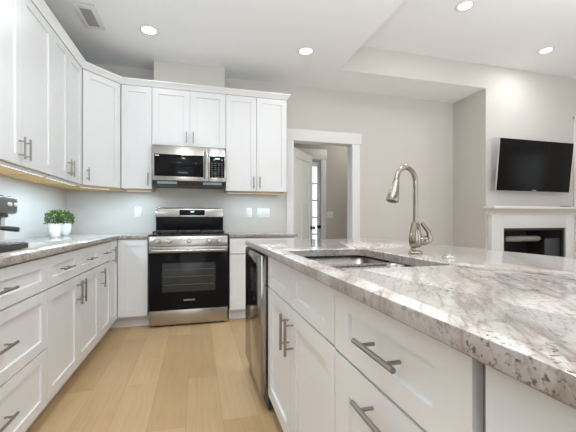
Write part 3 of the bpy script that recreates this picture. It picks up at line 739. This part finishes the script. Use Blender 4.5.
# ================================================================== recessed ceiling lights and vent
def downlight(label, x, y, z, power, s=1.0):
    t = thing('recessed_light', label, 'light', (x, y, z), 0, 'recessed ceiling lights')
    MB().lathe([(.062*s, -.0005), (.088*s, -.0005), (.090*s, -.003), (.086*s, -.006), (.066*s, -.007), (.062*s, -.004)], n=36).build('trim_ring', 'white', t)
    MB().lathe([(0, -.0045), (.0615*s, -.0035), (.0615*s, -.001), (0, -.001)], n=32).build('diffuser', 'light', t)
    l = bpy.data.lights.new('lamp', 'AREA'); l.shape = 'DISK'; l.size = .12; l.energy = power; l.color = (.94, .98, 1.0); l.spread = R(180)
    q = bpy.data.objects.new('lamp', l); C.objects.link(q); q.parent = t; q.location = (0, 0, -.012)
PW = 8.4
downlight('round recessed light on the lower ceiling nearest the ceiling vent', -.425, 3.316, ZC, PW*.22)
downlight('round recessed light on the lower ceiling between vent and tray edge', 1.09, 3.30, ZC, PW*.22)
downlight('round recessed light on the raised ceiling at the top edge', 2.49, 2.66, ZT, PW*1.05)
downlight('round recessed light on the raised ceiling above the television', 4.09, 3.10, ZT, PW*.92)
downlight('added unseen recessed light on the lower ceiling above the floor between range and island', -.08, 1.45, ZC, PW*2.0)  # this and the next three are out of view, added to light the room
downlight('added unseen recessed light on the lower ceiling above the sink end of the island', 1.09, 1.5, ZC, PW*1.15)
downlight('added unseen recessed light on the lower ceiling behind the camera to the left', -.425, -.5, ZC, PW*0.9)
downlight('added unseen recessed light on the lower ceiling behind the camera to the right', 1.09, -.5, ZC, PW*0.9)
t = thing('ceiling_vent', 'white rectangular ceiling air vent with dark louvres above the left cabinets', 'vent', (-.892, 3.235, ZC))
MB().box(-.085, .085, -.185, .185, -.004, -.0005, .001).build('backing', 'ventdark', t)
fr = MB().box(-.085, -.045, -.185, .185, -.009, -.0042, .001).box(.045, .085, -.185, .185, -.009, -.0042, .001).box(-.045, .045, -.185, -.125, -.009, -.0042, .001).box(-.045, .045, .145, .185, -.009, -.0042, .001)
fr.build('frame', 'white', t)
lv = MB()
for k in range(16): lv.prism([(-.12+k*.0165, -.0043), (-.119+k*.0165, -.0043), (-.112+k*.0165, -.0085), (-.113+k*.0165, -.0085)], 'x', -.044, .044)
lv.build('louvres', 'ventgrey', t)

# ================================================================== television
t = thing('television', 'wide black flat television tilted down above the fireplace mantel', 'television', (4.395, 3.465, 1.786))
tl = R(-5.2)      # top leans towards the room
def tilt(o): o.rotation_euler = (R(5.2), 0, 0); return o
tilt(MB().box(-.640, .640, 0, .020, -.342, .342, .004).build('housing', 'silver', t))
tilt(MB().box(-.634, .634, -.003, -.0002, -.336, .338, .001).build('screen', 'screen', t))
lg = MB().box(-.035, .035, -.0048, -.0032, -.326, -.319).build('brand_mark', 'mark', t); tilt(lg)
MB().box(-.20, .20, .042, .128, -.18, .18, .004).build('wall_bracket', 'darkplastic', t)

# ================================================================== fireplace
FC = (FX0+FX1)/2
t = thing('fireplace', 'white mantel fireplace with a dark firebox beneath the television', 'fireplace', (FC, YF, 0))
hw = FC-3.662
MB().box(-hw, hw, -.165, -.001, 1.213, 1.248, .003).build('mantel_shelf', 'trim', t)
MB().prism([(-.14, 1.2125), (-.001, 1.2125), (-.001, 1.135), (-.052, 1.135), (-.056, 1.155), (-.085, 1.18), (-.12, 1.195)], 'x', -hw+.035, hw-.035).build('bed_moulding', 'trim', t)
ow = (FX1-FX0)/2
lw = FC-3.725
for s in (-1, 1):
    a, b = sorted((s*ow, s*lw)); q = MB().box(a, b, -.05, -.001, 0, 1.134, .002).build('surround_leg', 'trim', t)
    a, b = sorted((s*(lw-.055), s*(lw-.002))); MB().box(a, b, -.068, -.0505, .16, 1.13, .002).build('pilaster_strip', 'trim', q)
    a, b = sorted((s*ow, s*(lw+.006))); MB().box(a, b, -.075, -.0505, 0, .155, .002).build('plinth', 'trim', q)
MB().box(-ow+.0005, ow-.0005, -.05, -.001, FZ, 1.134, .002).build('frieze', 'trim', t)
ins = MB().box(-ow+.001, -ow+.03, -.03, .02, .02, FZ-.001, .002).box(ow-.03, ow-.001, -.03, .02, .02, FZ-.001, .002).box(-ow+.03, ow-.03, -.03, .02, FZ-.03, FZ-.001, .002).box(-ow+.03, ow-.03, -.03, .02, .02, .2, .002)
ins = ins.build('insert_frame', 'firemetal', t)
MB().box(-ow+.001, ow-.001, .52, .54, .02, FZ-.001).box(-ow+.001, -ow+.02, .021, .52, .02, FZ-.001).box(ow-.02, ow-.001, .021, .52, .02, FZ-.001).box(-ow+.02, ow-.02, .021, .52, FZ-.02, FZ-.001).box(-ow+.02, ow-.02, .021, .52, .02, .2).build('firebox', 'firebrick', t)
MB().box(.22, ow-.05, .0, .014, .21, FZ-.15, .002).build('side_panel', 'firemetal', t)
MB().tube([(-.36, .12, .80), (-.32, .12, .802), (-.16, .12, .80), (-.01, .12, .803), (.23, .12, .80), (.27, .12, .80)], [.03, .04, .043, .041, .042, .03], 14).build('hood_bar', 'log', t)
lo = MB().tube([(-.35, .28, .26), (.0, .27, .265), (.3, .28, .26)], [.05, .055, .045], 12).build('log', 'log', t)
MB().tube([(-.2, .2, .33), (.0, .3, .35), (.15, .38, .33)], [.04, .045, .035], 12).build('log', 'log', t)
o = thing('remote_control', 'slim dark remote control lying on the mantel shelf', 'remote', (4.985, YF-.09, 1.2485))
MB().box(-.075, .075, -.018, .018, 0, .012, .003).build('body', 'darkplastic', o)
bt = MB()
for k in range(8): bt.box(-.06+k*.015, -.052+k*.015, -.008, .008, .0123, .0137)
bt.build('buttons', 'greyplastic', o)

# fill lamp added out of view so the hall is not black
t = thing('hall_fill', 'added unseen fill lamp on the hall ceiling beyond the doorway', 'light', (2.6, 4.75, 2.6))
MB().lathe([(0, -.05), (.09, -.045), (.13, -.02), (.135, -.0005), (0, -.0005)], n=30).build('diffuser', 'light', t)
l = bpy.data.lights.new('lamp', 'POINT'); l.energy = 5; l.color = (1, .95, .88); l.shadow_soft_size = .08
q = bpy.data.objects.new('lamp', l); C.objects.link(q); q.parent = t; q.location = (0, 0, -.2)
